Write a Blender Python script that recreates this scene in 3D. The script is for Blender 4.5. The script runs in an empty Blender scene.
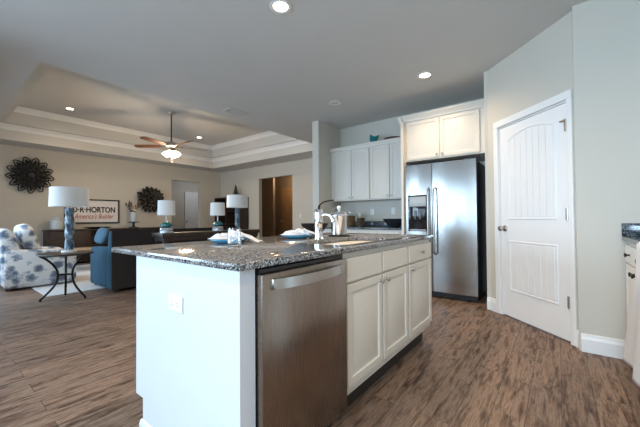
import bpy, bmesh, math, random
from mathutils import Vector, Matrix
random.seed(7)
PI = math.pi
S = bpy.context.scene
C = S.collection

# ------------------------------------------------------------------ camera
CAMZ = 1.06
FPX, YAW, PITCH, ROLL = 309.5, math.radians(37.54), math.radians(.94), math.radians(-.44)
def w2c(d):
    x, y, z = d[0], -d[2], d[1]
    c, s = math.cos(YAW), math.sin(YAW); x, z = c*x+s*z, -s*x+c*z
    c, s = math.cos(PITCH), math.sin(PITCH); y, z = c*y+s*z, -s*y+c*z
    c, s = math.cos(ROLL), math.sin(ROLL); x, y = c*x-s*y, s*x+c*y
    return Vector((x, y, z))
cols = [w2c(e) for e in ((1,0,0),(0,1,0),(0,0,1))]
right = Vector([c[0] for c in cols]); down = Vector([c[1] for c in cols]); fwd = Vector([c[2] for c in cols])
cam = bpy.data.cameras.new('camera'); cam.sensor_width = 36; cam.lens = FPX/640*36; cam.clip_start = .02
camo = bpy.data.objects.new('camera', cam); C.objects.link(camo)
R3 = Matrix((right, -down, -fwd)).transposed()
camo.matrix_world = Matrix.Translation((0,0,CAMZ)) @ R3.to_4x4()
S.camera = camo

# ------------------------------------------------------------------ light
W = bpy.data.worlds.new('sky'); S.world = W; W.use_nodes = True
bg = W.node_tree.nodes['Background']; bg.inputs[0].default_value = (.55,.72,1,1); bg.inputs[1].default_value = 1.0
def area(name, loc, aim, sx, sy, power, col):
    l = bpy.data.lights.new(name, 'AREA'); l.shape = 'RECTANGLE'; l.size = sx; l.size_y = sy
    l.energy = power; l.color = col
    o = bpy.data.objects.new(name, l); C.objects.link(o); o.location = loc
    l.spread = math.radians(135)
    o.rotation_euler = Vector(aim).to_track_quat('-Z', 'Y').to_euler()
    return o
DAY = (.56,.785,1.0)
# daylight entering through the windows behind the camera and in the living room
area('daylight_nook_window', (-2.80,-2.44,1.30), (.25,1,-.22), 2.7, 1.3, 28, DAY)
area('daylight_added_window', (-4.33,-1.25,1.42), (1,.85,-.30), 1.8, 1.25, 52, DAY)  # added unseen source, aimed at the pantry door and right wall
area('daylight_breakfast_window', (.0,-2.44,1.45), (.16,1,-.30), 1.3, 1.5, 74, DAY)
area('daylight_living_window', (-7.0,.16,1.25), (.40,1,-.30), 4.2, 1.6, 70, DAY)
S.view_settings.view_transform = 'Standard'; S.view_settings.look = 'None'
S.view_settings.exposure = 0.22; S.view_settings.gamma = 1
WARM = (1.0,.76,.50)
CAN_POWER, FAN_POWER = 27, 54

# ------------------------------------------------------------------ materials
def mat(name, col=(.8,.8,.8), rough=.5, metal=0, **k):
    m = bpy.data.materials.new(name); m.use_nodes = True
    b = m.node_tree.nodes['Principled BSDF']
    b.inputs['Base Color'].default_value = (*col,1); b.inputs['Roughness'].default_value = rough; b.inputs['Metallic'].default_value = metal
    for kk, v in k.items(): b.inputs[kk.replace('_',' ')].default_value = v
    return m
def nd(m, t, **k):
    n = m.node_tree.nodes.new(t)
    for kk, v in k.items():
        if kk.startswith('i_'): n.inputs[kk[2:].replace('_',' ')].default_value = v
        else: setattr(n, kk, v)
    return n
def lk(m, a, b): m.node_tree.links.new(a, b)
def bsdf(m): return m.node_tree.nodes['Principled BSDF']
def coords(m, scale=(1,1,1), rot=(0,0,0), which='Object'):
    tc = nd(m, 'ShaderNodeTexCoord'); mp = nd(m, 'ShaderNodeMapping')
    mp.inputs['Scale'].default_value = scale; mp.inputs['Rotation'].default_value = rot
    lk(m, tc.outputs[which], mp.inputs[0]); return mp.outputs[0]
def ramp(m, stops, src, interp='LINEAR'):
    r = nd(m, 'ShaderNodeValToRGB'); r.color_ramp.interpolation = interp
    e = r.color_ramp.elements
    while len(e) < len(stops): e.new(.5)
    for el, (p, c) in zip(e, stops): el.position = p; el.color = (*c,1)
    lk(m, src, r.inputs[0]); return r.outputs[0]
def mixc(m, fac, a, b, mode='MIX'):
    n = nd(m, 'ShaderNodeMix', data_type='RGBA', blend_type=mode)
    for sock, v in ((n.inputs[0],fac),(n.inputs[6],a),(n.inputs[7],b)):
        if hasattr(v, 'links'): lk(m, v, sock)
        elif isinstance(v, (int,float)): sock.default_value = v
        else: sock.default_value = (*v,1)
    return n.outputs[2]
def bump(m, src, strength=.2, dist=.01):
    b = nd(m, 'ShaderNodeBump'); b.inputs['Strength'].default_value = strength; b.inputs['Distance'].default_value = dist
    lk(m, src, b.inputs['Height']); lk(m, b.outputs[0], bsdf(m).inputs['Normal'])
def noise(m, co, scale, detail=3, rough=.5):
    n = nd(m, 'ShaderNodeTexNoise'); n.inputs['Scale'].default_value = scale; n.inputs['Detail'].default_value = detail; n.inputs['Roughness'].default_value = rough
    lk(m, co, n.inputs['Vector']); return n.outputs['Fac']
def paint(name, col, rough=.6, tex=400, st=.05):
    m = mat(name, col, rough); n = noise(m, coords(m), tex, 2); bump(m, n, st, .002)
    n2 = noise(m, coords(m), 2.5, 2)
    c = mixc(m, n2, tuple(v*.97 for v in col), tuple(min(1,v*1.03) for v in col)); lk(m, c, bsdf(m).inputs['Base Color'])
    return m
def speckle(name, stops, rough=.12, scale=150):
    m = mat(name, rough=rough); co = coords(m)
    v = nd(m, 'ShaderNodeTexVoronoi'); v.inputs['Scale'].default_value = scale; lk(m, co, v.inputs['Vector'])
    sep = nd(m, 'ShaderNodeSeparateColor'); lk(m, v.outputs['Color'], sep.inputs[0])
    n = noise(m, co, scale*.18, 4, .7)
    mx = nd(m, 'ShaderNodeMath', operation='MULTIPLY_ADD'); lk(m, n, mx.inputs[0]); mx.inputs[1].default_value = .9; mx.inputs[2].default_value = -.45
    ad = nd(m, 'ShaderNodeMath', operation='ADD'); lk(m, sep.outputs[0], ad.inputs[0]); lk(m, mx.outputs[0], ad.inputs[1])
    lk(m, ramp(m, stops, ad.outputs[0], 'CONSTANT'), bsdf(m).inputs['Base Color'])
    return m
def wood(name, a, b, scale=(1,12,12), rough=.45):
    m = mat(name, a, rough); n = noise(m, coords(m, scale), 3, 5, .6)
    lk(m, ramp(m, [(.3,a),(.7,b)], n), bsdf(m).inputs['Base Color']); bump(m, n, .1, .003); return m

def floor_mat():
    m = mat('vinyl_plank', rough=.48, Specular_IOR_Level=.32); co = coords(m, rot=(0,0,PI/2))
    br = nd(m, 'ShaderNodeTexBrick'); br.offset = .37; br.offset_frequency = 2
    for k, v in (('Scale',1),('Mortar Size',.0015),('Mortar Smooth',.1),('Brick Width',1.22),('Row Height',.152),('Bias',0)): br.inputs[k].default_value = v
    br.inputs['Color1'].default_value = (0,0,0,1); br.inputs['Color2'].default_value = (1,1,1,1); br.inputs['Mortar'].default_value = (.5,.5,.5,1)
    lk(m, co, br.inputs['Vector'])
    # long grain, shifted per plank
    tc = nd(m, 'ShaderNodeTexCoord'); sh = nd(m, 'ShaderNodeVectorMath', operation='MULTIPLY_ADD')
    lk(m, br.outputs['Color'], sh.inputs[0]); sh.inputs[1].default_value = (7,3.1,3); lk(m, tc.outputs['Object'], sh.inputs[2])
    mp = nd(m, 'ShaderNodeMapping'); mp.inputs['Scale'].default_value = (13,1.6,1); lk(m, sh.outputs[0], mp.inputs[0])
    g1 = noise(m, mp.outputs[0], 2.2, 8, .68)
    mp2 = nd(m, 'ShaderNodeMapping'); mp2.inputs['Scale'].default_value = (48,2.6,1); lk(m, sh.outputs[0], mp2.inputs[0])
    g2 = noise(m, mp2.outputs[0], 2.5, 5, .65)
    mp3 = nd(m, 'ShaderNodeMapping'); mp3.inputs['Scale'].default_value = (5,2.2,1); lk(m, sh.outputs[0], mp3.inputs[0])
    base = ramp(m, [(.27,(.017,.009,.006)),(.38,(.076,.043,.027)),(.46,(.158,.099,.067)),(.53,(.240,.172,.130)),(.60,(.178,.103,.062)),(.74,(.36,.275,.22))], g1)
    tint = ramp(m, [(0,(.86,.85,.86)),(.5,(1,1,1)),(1,(1.12,1.09,1.06))], br.outputs['Color'])
    c = mixc(m, 1, base, tint, 'MULTIPLY')
    fine = ramp(m, [(.32,(.36,.33,.32)),(.45,(1,1,1)),(.68,(1.3,1.29,1.28))], g2)
    c = mixc(m, .85, c, fine, 'MULTIPLY')
    kn = ramp(m, [(.60,(1,1,1)),(.70,(.42,.36,.33))], noise(m, mp3.outputs[0], 3.0, 3, .55))
    c = mixc(m, .9, c, kn, 'MULTIPLY')
    c = mixc(m, br.outputs['Fac'], c, (.05,.03,.02))
    lk(m, c, bsdf(m).inputs['Base Color']); bump(m, g2, .12, .002)
    return m
def steel_mat(name, col, rough=.27, sc=(1,1,160), b=.02):
    m = mat(name, col, rough, 1); n = noise(m, coords(m, sc), 5, 3, .6); (bump(m, n, b, .001) if b else None)
    lk(m, ramp(m, [(.3,(rough*.85,)*3),(.7,(rough*1.2,)*3)], n), bsdf(m).inputs['Roughness']); return m
def floral_mat():
    m = mat('floral_slipcover', rough=.9); co = coords(m); wob = nd(m, 'ShaderNodeTexNoise'); wob.inputs['Scale'].default_value = 16
    lk(m, co, wob.inputs['Vector']); ad = nd(m, 'ShaderNodeVectorMath', operation='MULTIPLY_ADD')
    lk(m, wob.outputs['Color'], ad.inputs[0]); ad.inputs[1].default_value = (.09,.09,.09); lk(m, co, ad.inputs[2])
    v = nd(m, 'ShaderNodeTexVoronoi'); v.inputs['Scale'].default_value = 7.2; lk(m, ad.outputs[0], v.inputs['Vector'])
    n = noise(m, co, 38, 3, .7)
    sm = nd(m, 'ShaderNodeMath', operation='MULTIPLY_ADD'); lk(m, n, sm.inputs[0]); sm.inputs[1].default_value = .42; lk(m, v.outputs['Distance'], sm.inputs[2])
    c = ramp(m, [(.46,(.15,.18,.24)),(.60,(.33,.37,.44)),(.70,(.60,.62,.65)),(.77,(.82,.81,.79))], sm.outputs[0])
    lk(m, c, bsdf(m).inputs['Base Color']); return m
def fabric(name, a, b, scale=120, rough=.9):
    m = mat(name, a, rough); n = noise(m, coords(m), scale, 3); n2 = noise(m, coords(m), 5, 4)
    lk(m, mixc(m, n2, a, b), bsdf(m).inputs['Base Color']); bump(m, n, .3, .003); return m
def emit(name, col, st):
    m = mat(name, col); b = bsdf(m); b.inputs['Emission Color'].default_value = (*col,1); b.inputs['Emission Strength'].default_value = st; return m

M = dict(
 wall=paint('greige_wall_paint', (.60,.565,.495)),
 ceil=paint('ceiling_paint', (.62,.61,.585), .8),
 trim=paint('white_trim_paint', (.84,.84,.83), .35, 60, .02),
 door=paint('white_door_paint', (.84,.84,.84), .38, 60, .02),
 cab=paint('cabinet_paint', (.70,.655,.585), .38, 60, .02),
 endp=paint('end_panel_paint', (.63,.645,.685), .4, 60, .02),
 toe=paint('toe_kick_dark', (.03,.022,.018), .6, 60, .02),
 floor=floor_mat(),
 granite=speckle('speckled_granite', [(0,(.012,.012,.015)),(.26,(.075,.078,.085)),(.40,(.19,.185,.18)),(.55,(.34,.33,.32)),(.70,(.20,.165,.14)),(.80,(.50,.50,.50)),(.92,(.05,.065,.09))], .10, 210),
 granite_dark=speckle('dark_granite', [(0,(.012,.016,.02)),(.3,(.05,.07,.085)),(.6,(.10,.12,.14)),(.85,(.25,.28,.30))]),
 steel=steel_mat('brushed_stainless', (.46,.45,.435), .20, (1,1,160), 0),
 steel_dw=steel_mat('dishwasher_stainless', (.31,.255,.215), .26, (220,1,1), 0),
 chrome=mat('chrome', (.78,.78,.79), .08, 1), nickel=mat('satin_nickel', (.42,.39,.35), .3, 1),
 black=mat('black_plastic', (.012,.012,.014), .35), blackg=mat('black_gloss', (.01,.01,.012), .08),
 iron=mat('black_iron', (.015,.014,.013), .45, .6), bronze=mat('dark_bronze', (.035,.028,.022), .4, .7), wreath=mat('black_metal_leaf', (.010,.009,.008), .5),
 dwood=wood('espresso_wood', (.018,.011,.008), (.05,.028,.018)), mwood=wood('walnut_wood', (.10,.05,.028), (.20,.11,.06)),
 hallwood=wood('brown_door_wood', (.20,.115,.055), (.27,.16,.08), (8,8,1)), tan=wood('tan_wood', (.33,.22,.13), (.46,.32,.20)),
 blade=wood('fan_blade_wood', (.06,.024,.012), (.12,.048,.022)),
 glass=mat('clear_glass', (1,1,1), .02, 0, Transmission_Weight=1, IOR=1.45),
 jarglass=mat('jar_glass', (.95,.97,.96), .03, 0, Transmission_Weight=1, IOR=1.08),
 shade=mat('lamp_shade_linen', (.90,.90,.88), .9, 0),
 blueshade=fabric('blue_sofa_fabric', (.012,.050,.085), (.022,.078,.125)),
 brown=fabric('sofa_back_shade', (.022,.018,.017), (.035,.028,.026)),  # brown: shade on the sofa's rear put into the fabric colour
 floral=floral_mat(), white=fabric('white_linen', (.82,.83,.85), (.75,.76,.79), 60),
 bluepl=mat('blue_ceramic', (.07,.34,.56), .15), teal=mat('teal_ceramic', (.01,.16,.17), .12),
 whitec=mat('white_ceramic', (.72,.72,.69), .25), sage=mat('grey_ceramic', (.50,.53,.52), .3),
 rug=fabric('cream_rug', (.62,.60,.57), (.45,.46,.48), 90), bulb=emit('lamp_glass_lit', (1,.80,.55), 9),
 canlit=emit('lit_downlight', (1,.84,.62), 14), plate=mat('white_plastic', (.80,.80,.77), .4), slot=mat('slot_dark', (.10,.10,.10), .5),
 sign=mat('sign_face', (.80,.74,.70), .6), ink=mat('black_ink', (.015,.012,.014), .6), redink=mat('red_ink', (.42,.05,.06), .6),
 twig=mat('dried_stem', (.09,.05,.035), .8), petal=mat('cream_petal', (.72,.62,.45), .7), leaf=mat('dark_leaf', (.03,.035,.02), .6),
 olive=mat('olive_ornament', (.07,.075,.05), .6), pasta=fabric('brown_grain', (.09,.038,.012), (.20,.10,.035), 90), darkc=mat('dark_glazed', (.02,.025,.028), .18),
 blueg=None, napk=fabric('napkin_white', (.66,.69,.74), (.56,.60,.66), 80), pane=None)
def twist_mat():
    m = mat('blue_grey_glaze', rough=.3); n = noise(m, coords(m, (1,1,.5)), 24, 4, .6)
    lk(m, ramp(m, [(.40,(.035,.075,.12)),(.56,(.16,.25,.33)),(.68,(.50,.56,.60))], n), bsdf(m).inputs['Base Color']); return m
M['blueg'] = twist_mat()
def pane_mat():
    m = bpy.data.materials.new('window_glass'); m.use_nodes = True; nt = m.node_tree; nt.nodes.remove(nt.nodes['Principled BSDF'])
    t = nt.nodes.new('ShaderNodeBsdfTransparent'); g = nt.nodes.new('ShaderNodeBsdfGlossy'); g.inputs['Roughness'].default_value = .02
    x = nt.nodes.new('ShaderNodeMixShader'); x.inputs[0].default_value = .06
    nt.links.new(t.outputs[0], x.inputs[1]); nt.links.new(g.outputs[0], x.inputs[2]); nt.links.new(x.outputs[0], nt.nodes['Material Output'].inputs[0]); return m
M['pane'] = pane_mat()

# ------------------------------------------------------------------ mesh helpers
def NB(): return bmesh.new()
def merge(bm, t, mx=None):
    if mx is not None: bmesh.ops.transform(t, matrix=mx, verts=t.verts)
    me = bpy.data.meshes.new('tmp'); t.to_mesh(me); t.free(); bm.from_mesh(me); bpy.data.meshes.remove(me); return bm
def bx(bm, x0, x1, y0, y1, z0, z1, bev=0, seg=2, mx=None):
    t = NB(); r = bmesh.ops.create_cube(t, size=1)
    for v in t.verts: v.co = Vector(((x0+x1)/2+v.co.x*(x1-x0), (y0+y1)/2+v.co.y*(y1-y0), (z0+z1)/2+v.co.z*(z1-z0)))
    if bev: bmesh.ops.bevel(t, geom=t.edges[:], offset=bev, segments=seg, profile=.5, affect='EDGES', clamp_overlap=True)
    return merge(bm, t, mx)
def box(*a, **k): return bx(NB(), *a, **k)
def lathe(bm, prof, seg=32, mx=None, close=False):
    t = NB(); rings = []
    for r, z in prof:
        rings.append([t.verts.new((r*math.cos(2*PI*i/seg), r*math.sin(2*PI*i/seg), z)) for i in range(seg)] if r > 1e-5 else [t.verts.new((0,0,z))])
    if close: rings.append(rings[0])
    for a, b in zip(rings, rings[1:]):
        for i in range(seg):
            j = (i+1) % seg
            if len(a) == 1 and len(b) == 1: continue
            if len(a) == 1: t.faces.new((a[0], b[i], b[j]))
            elif len(b) == 1: t.faces.new((a[i], b[0], a[j]))
            else: t.faces.new((a[i], b[i], b[j], a[j]))
    bmesh.ops.recalc_face_normals(t, faces=t.faces[:]); return merge(bm, t, mx)
def tube(bm, pts, r, seg=10, mx=None, rr=None):
    t = NB(); pts = [Vector(p) for p in pts]; rings = []; up = None
    for i, p in enumerate(pts):
        d = (pts[min(i+1, len(pts)-1)]-pts[max(i-1, 0)]).normalized()
        if up is None: up = d.orthogonal().normalized()
        up = (up-d*up.dot(d)).normalized(); s = d.cross(up); q = rr[i] if rr else r
        rings.append([t.verts.new(p+(up*math.cos(2*PI*k/seg)+s*math.sin(2*PI*k/seg))*q) for k in range(seg)])
    for a, b in zip(rings, rings[1:]):
        for k in range(seg): t.faces.new((a[k], a[(k+1)%seg], b[(k+1)%seg], b[k]))
    t.faces.new(rings[0][::-1]); t.faces.new(rings[-1])
    bmesh.ops.recalc_face_normals(t, faces=t.faces[:]); return merge(bm, t, mx)
def bez(pts, n=8):   # Catmull-Rom smoothing of a path
    P = [Vector(p) for p in pts]; P = [2*P[0]-P[1]]+P+[2*P[-1]-P[-2]]; out = []
    for i in range(1, len(P)-2):
        for k in range(n):
            t = k/n; a, b, c, d = P[i-1:i+3]
            out.append(.5*((2*b)+(c-a)*t+(2*a-5*b+4*c-d)*t*t+(3*b-a-3*c+d)*t**3))
    return out+[P[-2]]
def prism(bm, poly, axis, a, b, mx=None, bev=0):   # poly: 2D points in the other two axes (cyclic order kept)
    t = NB()
    def mk(p, v): return {'x': (v,p[0],p[1]), 'y': (p[0],v,p[1]), 'z': (p[0],p[1],v)}[axis]
    A = [t.verts.new(mk(p,a)) for p in poly]; B = [t.verts.new(mk(p,b)) for p in poly]
    t.faces.new(A); t.faces.new(B[::-1])
    for i in range(len(poly)): t.faces.new((A[i], A[i-1], B[i-1], B[i]))
    bmesh.ops.recalc_face_normals(t, faces=t.faces[:])
    if bev: bmesh.ops.bevel(t, geom=t.edges[:], offset=bev, segments=2, profile=.5, affect='EDGES', clamp_overlap=True)
    return merge(bm, t, mx)
def blob(bm, sx, sy, sz, mx=None, p=2.6, n=16):      # superellipsoid cushion
    t = NB(); bmesh.ops.create_uvsphere(t, u_segments=2*n, v_segments=n, radius=1)
    for v in t.verts:
        c = v.co; k = (abs(c.x)**p+abs(c.y)**p+abs(c.z)**p)**(-1/p); v.co = Vector((c.x*k*sx, c.y*k*sy, c.z*k*sz))
    return merge(bm, t, mx)
def T(x=0,y=0,z=0): return Matrix.Translation((x,y,z))
def Rz(a): return Matrix.Rotation(a,4,'Z')
def Rx(a): return Matrix.Rotation(a,4,'X')
def Ry(a): return Matrix.Rotation(a,4,'Y')
def obj(name, bm, m, parent=None, smooth=35, label=None, off=None):
    me = bpy.data.meshes.new(name)
    if off is not None: bmesh.ops.transform(bm, matrix=T(*[-v for v in off]), verts=bm.verts)
    bm.to_mesh(me); bm.free()
    o = bpy.data.objects.new(name, me); C.objects.link(o)
    if m: me.materials.append(m)
    if smooth:
        for p in me.polygons: p.use_smooth = True
        md = None
        me.set_sharp_from_angle(angle=math.radians(smooth))
    if parent: o.parent = parent
    if label: o['label'] = label
    return o
def thing(name, label, cat, loc=(0,0,0), rotz=0, group=None):
    o = bpy.data.objects.new(name, None); C.objects.link(o); o.empty_display_size = .1
    o.location = loc; o.rotation_euler = (0,0,rotz); o['label'] = label; o['category'] = cat
    if group: o['group'] = group
    return o
def tag(o, label, cat, group=None, loc=None, rotz=None):
    o['label'] = label; o['category'] = cat
    if group: o['group'] = group
    if loc: o.location = loc
    if rotz is not None: o.rotation_euler = (0,0,rotz)
    return o
def struct(name, bm, m, parent=None, smooth=0):
    o = obj(name, bm, m, parent, smooth)
    if not parent: o['kind'] = 'structure'
    return o
def dup(r, loc=None, rotz=None, label=None):
    def cp(o, par):
        c = o.copy(); C.objects.link(c)
        if par: c.parent = par
        for ch in list(o.children): cp(ch, c)
        return c
    n = cp(r, None)
    if loc: n.location = loc
    if rotz is not None: n.rotation_euler = (0,0,rotz)
    if label: n['label'] = label
    return n
def bool_cut(o, cutter):
    md = o.modifiers.new('cut', 'BOOLEAN'); md.object = cutter; md.operation = 'DIFFERENCE'; md.solver = 'EXACT'
    dg = bpy.context.evaluated_depsgraph_get(); me = bpy.data.meshes.new_from_object(o.evaluated_get(dg))
    o.modifiers.clear(); o.data = me; bpy.data.objects.remove(cutter); return o

# ------------------------------------------------------------------ room shell
CE = 2.76
XL, YB, YK, YR, XR, YF = -9.73, 6.73, 4.90, 3.21, 1.05, -2.5
struct('floor', box(-12.6,1.3,-2.8,9.2,-.08,0), M['floor'])
# ceiling with the two-step tray
def rect_ring(bm, r0, z0, r1, z1):
    def q(r, z): return [bm.verts.new(p) for p in ((r[0],r[2],z),(r[1],r[2],z),(r[1],r[3],z),(r[0],r[3],z))]
    a, b = q(r0,z0), q(r1,z1)
    for i in range(4): bm.faces.new((a[i], a[(i+1)%4], b[(i+1)%4], b[i]))
def inset(r, d): return (r[0]+d, r[1]-d, r[2]+d, r[3]-d)
T1 = (-9.08,-4.38,.79,6.0); T2 = (-8.92,-4.62,1.06,5.86); Z1, Z2 = 3.08, 3.44
bm = NB(); rect_ring(bm, (-12.5,1.2,-2.6,9.1), CE, T1, CE); rect_ring(bm, T1, CE, T1, Z1); rect_ring(bm, T1, Z1, T2, Z1); rect_ring(bm, T2, Z1, T2, Z2)
bm.faces.new([bm.verts.new(p) for p in ((T2[0],T2[2],Z2),(T2[1],T2[2],Z2),(T2[1],T2[3],Z2),(T2[0],T2[3],Z2))])
bmesh.ops.remove_doubles(bm, verts=bm.verts, dist=1e-4)
o = struct('ceiling', bm, M['ceil'])
def crown(name, r, prof):
    bm = NB()
    for (d0,z0),(d1,z1) in zip(prof, prof[1:]): rect_ring(bm, inset(r,d0), z0, inset(r,d1), z1)
    bmesh.ops.remove_doubles(bm, verts=bm.verts, dist=1e-5); bmesh.ops.recalc_face_normals(bm, faces=bm.faces[:])
    return struct(name, bm, M['trim'])
cp = lambda z, h, d: [(.001,z-h),(.012,z-h),(.016,z-h*.86),(d*.35,z-h*.55),(d*.72,z-h*.22),(d*.8,z-h*.12),(d,z-h*.1),(d,z-.001)]
crown('trim_1', T1, cp(Z1,.115,.085)); crown('trim_2', T2, cp(Z2,.115,.09))
w = M['wall']
# living room left wall with doorway to the hall
DY0, DY1, DZ = 4.92, 5.91, 2.33
bm = NB(); bx(bm, XL-.13,XL,-.2,DY0,0,CE); bx(bm, XL-.13,XL,DY1,YB+.12,0,CE); bx(bm, XL-.13,XL,DY0,DY1,DZ,CE); struct('wall_left', bm, w)
OX0, OX1, OZ = -7.66, -6.19, 2.36
bm = NB(); bx(bm, XL,OX0,YB,YB+.13,0,CE); bx(bm, OX1,-3.40,YB,YB+.13,0,CE); bx(bm, OX0,OX1,YB,YB+.13,OZ,CE); struct('wall_back', bm, w)
struct('wall_partition', box(-3.40,-3.265,4.22,YB+.13,0,CE), w)
struct('wall_kitchen', box(-3.265,-.612,YK,YK+.12,0,CE), w)
struct('wall_niche', box(-.662,-.612,4.025,YK,0,CE), w)
k = .7071
PC = (-.618, 4.018)       # left corner of the angled pantry wall
PWL = 1.060                 # its length
def pantry(name, bm, m, parent=None):
    bmesh.ops.transform(bm, matrix=T(PC[0],PC[1],0)@Rz(-PI/4), verts=bm.verts); return struct(name, bm, m, parent)
bm = NB(); D0, D1, DTOP = .165, .985, 2.04
bx(bm, -.02,D0,0,.12,0,CE); bx(bm, D1,PWL+.03,0,.12,0,CE); bx(bm, D0,D1,0,.12,DTOP,CE); pantry('wall_pantry', bm, w)
bm = NB(); bx(bm, D0-.1,D1+.1,.9,.95,0,CE); pantry('wall_closet', bm, w)
struct('wall_right', box(.118,XR+.12,YR,YR+.12,0,CE), w)
struct('wall_side', box(XR,XR+.12,YF,YR,0,CE), w)
# walls with windows, out of the frame: they let the daylight in
def window_wall(name, x0, x1, y0, y1, wins):
    bm = NB(); xs = x0
    for a, b, z0, z1 in wins:
        bx(bm, xs,a,y0,y1,0,CE); bx(bm, a,b,y0,y1,0,z0); bx(bm, a,b,y0,y1,z1,CE); xs = b
    bx(bm, xs,x1,y0,y1,0,CE); struct(name, bm, w)
wn = [0]
def window(a, b, z0, z1, y):
    wn[0] += 1; r = thing('window_%d' % wn[0], 'white framed window', 'window', ((a+b)/2,y,z0)); r['kind'] = 'structure'; del r['label']; del r['category']
    h = (b-a)/2; f = NB()
    for q in ((-h,-h+.05,0,z1-z0),(h-.05,h,0,z1-z0),(-h+.05,h-.05,0,.05),(-h+.05,h-.05,z1-z0-.05,z1-z0),(-.02,.02,.05,z1-z0-.05)): bx(f, q[0],q[1],-.03,.03,q[2],q[3])
    obj('window_frame', f, M['trim'], r, 0); obj('pane', box(-h+.05,h-.05,-.004,.004,.05,z1-z0-.05), M['pane'], r, 0)
window_wall('wall_front', -4.4, XR, YF-.12, YF, [(-4.2,-1.4,.60,2.0),(-.7,.7,.65,2.25)])
window(-4.2,-1.4,.60,2.0,YF-.06); window(-.7,.7,.65,2.25,YF-.06)
window_wall('wall_living_front', XL, -4.40, .0, .12, [(-9.15,-4.85,.35,2.35)])
window(-9.15,-4.85,.35,2.35,.06)
bm = NB(); bx(bm, -4.52,-4.40,YF,-2.2,0,CE); bx(bm, -4.52,-4.40,-.3,0,0,CE); bx(bm, -4.52,-4.40,-2.2,-.3,2.08,CE); bx(bm, -4.52,-4.40,-2.2,-.3,0,.75); struct('wall_nook', bm, w)
wn[0] += 1; pr = thing('window_%d' % wn[0], '', '', (-4.46,-1.25,0), PI/2); pr['kind'] = 'structure'; del pr['label']; del pr['category']  # unseen window, added to bring daylight to the pantry side
bm = NB()
for q in ((-.95,-.89,.75,2.08),(.89,.95,.75,2.08),(-.89,.89,.75,.82),(-.89,.89,2.01,2.08),(-.03,.03,.82,2.01)): bx(bm, q[0],q[1],-.03,.03,q[2],q[3])
obj('window_frame', bm, M['trim'], pr, 0); obj('pane', box(-.89,.89,-.004,.004,.82,2.01), M['pane'], pr, 0)  # frame and pane of the added unseen window
# halls beyond the two openings
HM = paint('hall_paint', (.30,.27,.24))
bm = NB(); bx(bm, -12.2,-12.08,3.6,7.9,0,CE); bx(bm, -12.08,XL-.13,7.5,7.62,0,CE); bx(bm, -12.08,XL-.13,3.6,3.72,0,CE); struct('wall_hall', bm, w)
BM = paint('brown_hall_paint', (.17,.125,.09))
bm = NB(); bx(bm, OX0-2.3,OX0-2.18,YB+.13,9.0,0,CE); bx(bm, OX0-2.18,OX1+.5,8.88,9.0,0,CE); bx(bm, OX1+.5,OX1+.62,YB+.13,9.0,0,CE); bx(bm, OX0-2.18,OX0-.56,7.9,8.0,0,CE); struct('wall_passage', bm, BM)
# baseboards
def bbprof(d): return [(0,0),(.018,0),(.018,.10),(.012,.118),(.010,.135),(0,.14)]
def base_run(name, segs, m=M['trim']):
    bm = NB()
    for (x0,y0),(x1,y1) in segs:
        d = Vector((x1-x0,y1-y0,0)); L = d.length
        t = NB(); prism(t, [(-a,b) for a,b in bbprof(0)], 'x', -.001, L)
        merge(bm, t, T(x0,y0,0)@Rz(math.atan2(d.y,d.x)))
    struct(name, bm, m)
base_run('baseboard_left', [((XL,DY0),(XL,.12))][::-1] and [])if False else None
def lb(x, y0, y1):   # board on a wall facing +X
    bm = NB(); prism(bm, [(x+a,b) for a,b in bbprof(0)], 'y', y0, y1); return bm
bm = lb(XL,.12,DY0); merge(bm, lb(XL,DY1,YB)); struct('baseboard_left', bm, M['trim'])
base_run('baseboard_back', [((XL,YB),(OX0,YB)),((OX1,YB),(-3.40,YB))])
base_run('baseboard_right', [((.132,YR),(.452,YR))])
base_run('baseboard_niche', [((-.662,4.025),(-.628,4.025))])
bm = NB(); prism(bm, [(-a,b) for a,b in bbprof(0)], 'x', 0, .094); prism(bm, [(-a,b) for a,b in bbprof(0)], 'x', 1.036, PWL-.008); pantry('baseboard_pantry', bm, M['trim'])
base_run('baseboard_partition', [((-3.40,4.22),(-3.265,4.22))])

# pantry door: casing, slab with arched upper and square lower beadboard panel
bm = NB()
for a, b in ((.096,.163),(.987,1.034)): bx(bm, a,b,-.020,0,0,2.045,.006)
bx(bm, .096,1.034,-.020,0,2.045,2.115,.006)
for a, b in ((.163,.176),(.974,.987)): bx(bm, a,b,-.004,.11,0,2.04)
bx(bm, .163,.987,-.004,.11,2.028,2.04)
pantry('trim_3', bm, M['trim'])
dr = thing('door_1', '', '', (PC[0],PC[1],0), -PI/4); dr['kind'] = 'structure'; del dr['label']; del dr['category']
d0, d1, dh = .179, .971, 2.024
bm = NB(); bx(bm, d0,d1,.002,.036,.016,dh)
def moulded(bm, outline, y=0.002, wd=.022):   # raised lip following a closed outline (u,v)
    n = len(outline); cx = sum(p[0] for p in outline)/n; cy = sum(p[1] for p in outline)/n
    rows = []
    for d, dy in ((0,0),(.006,-.007),(.014,-.006),(wd,.0005)):
        r = []
        for i in range(n):
            p0, p, p1 = Vector(outline[i-1]), Vector(outline[i]), Vector(outline[(i+1)%n])
            e0 = (p-p0).normalized(); e1 = (p1-p).normalized(); n0 = Vector((-e0.y,e0.x)); n1 = Vector((-e1.y,e1.x))
            m_ = (n0+n1); m_ = m_/max(.3, m_.dot(n0)); r.append(bm.verts.new((p.x+m_.x*d, y+dy, p.y+m_.y*d)))
        rows.append(r)
    for a, b in zip(rows, rows[1:]):
        for i in range(n): bm.faces.new((a[i-1],a[i],b[i],b[i-1]))
ux0, ux1 = .290, .868
arc = [(ux0+(ux1-ux0)*i/16, 1.882+.065*math.sin(PI*i/16)) for i in range(17)][::-1]
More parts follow.
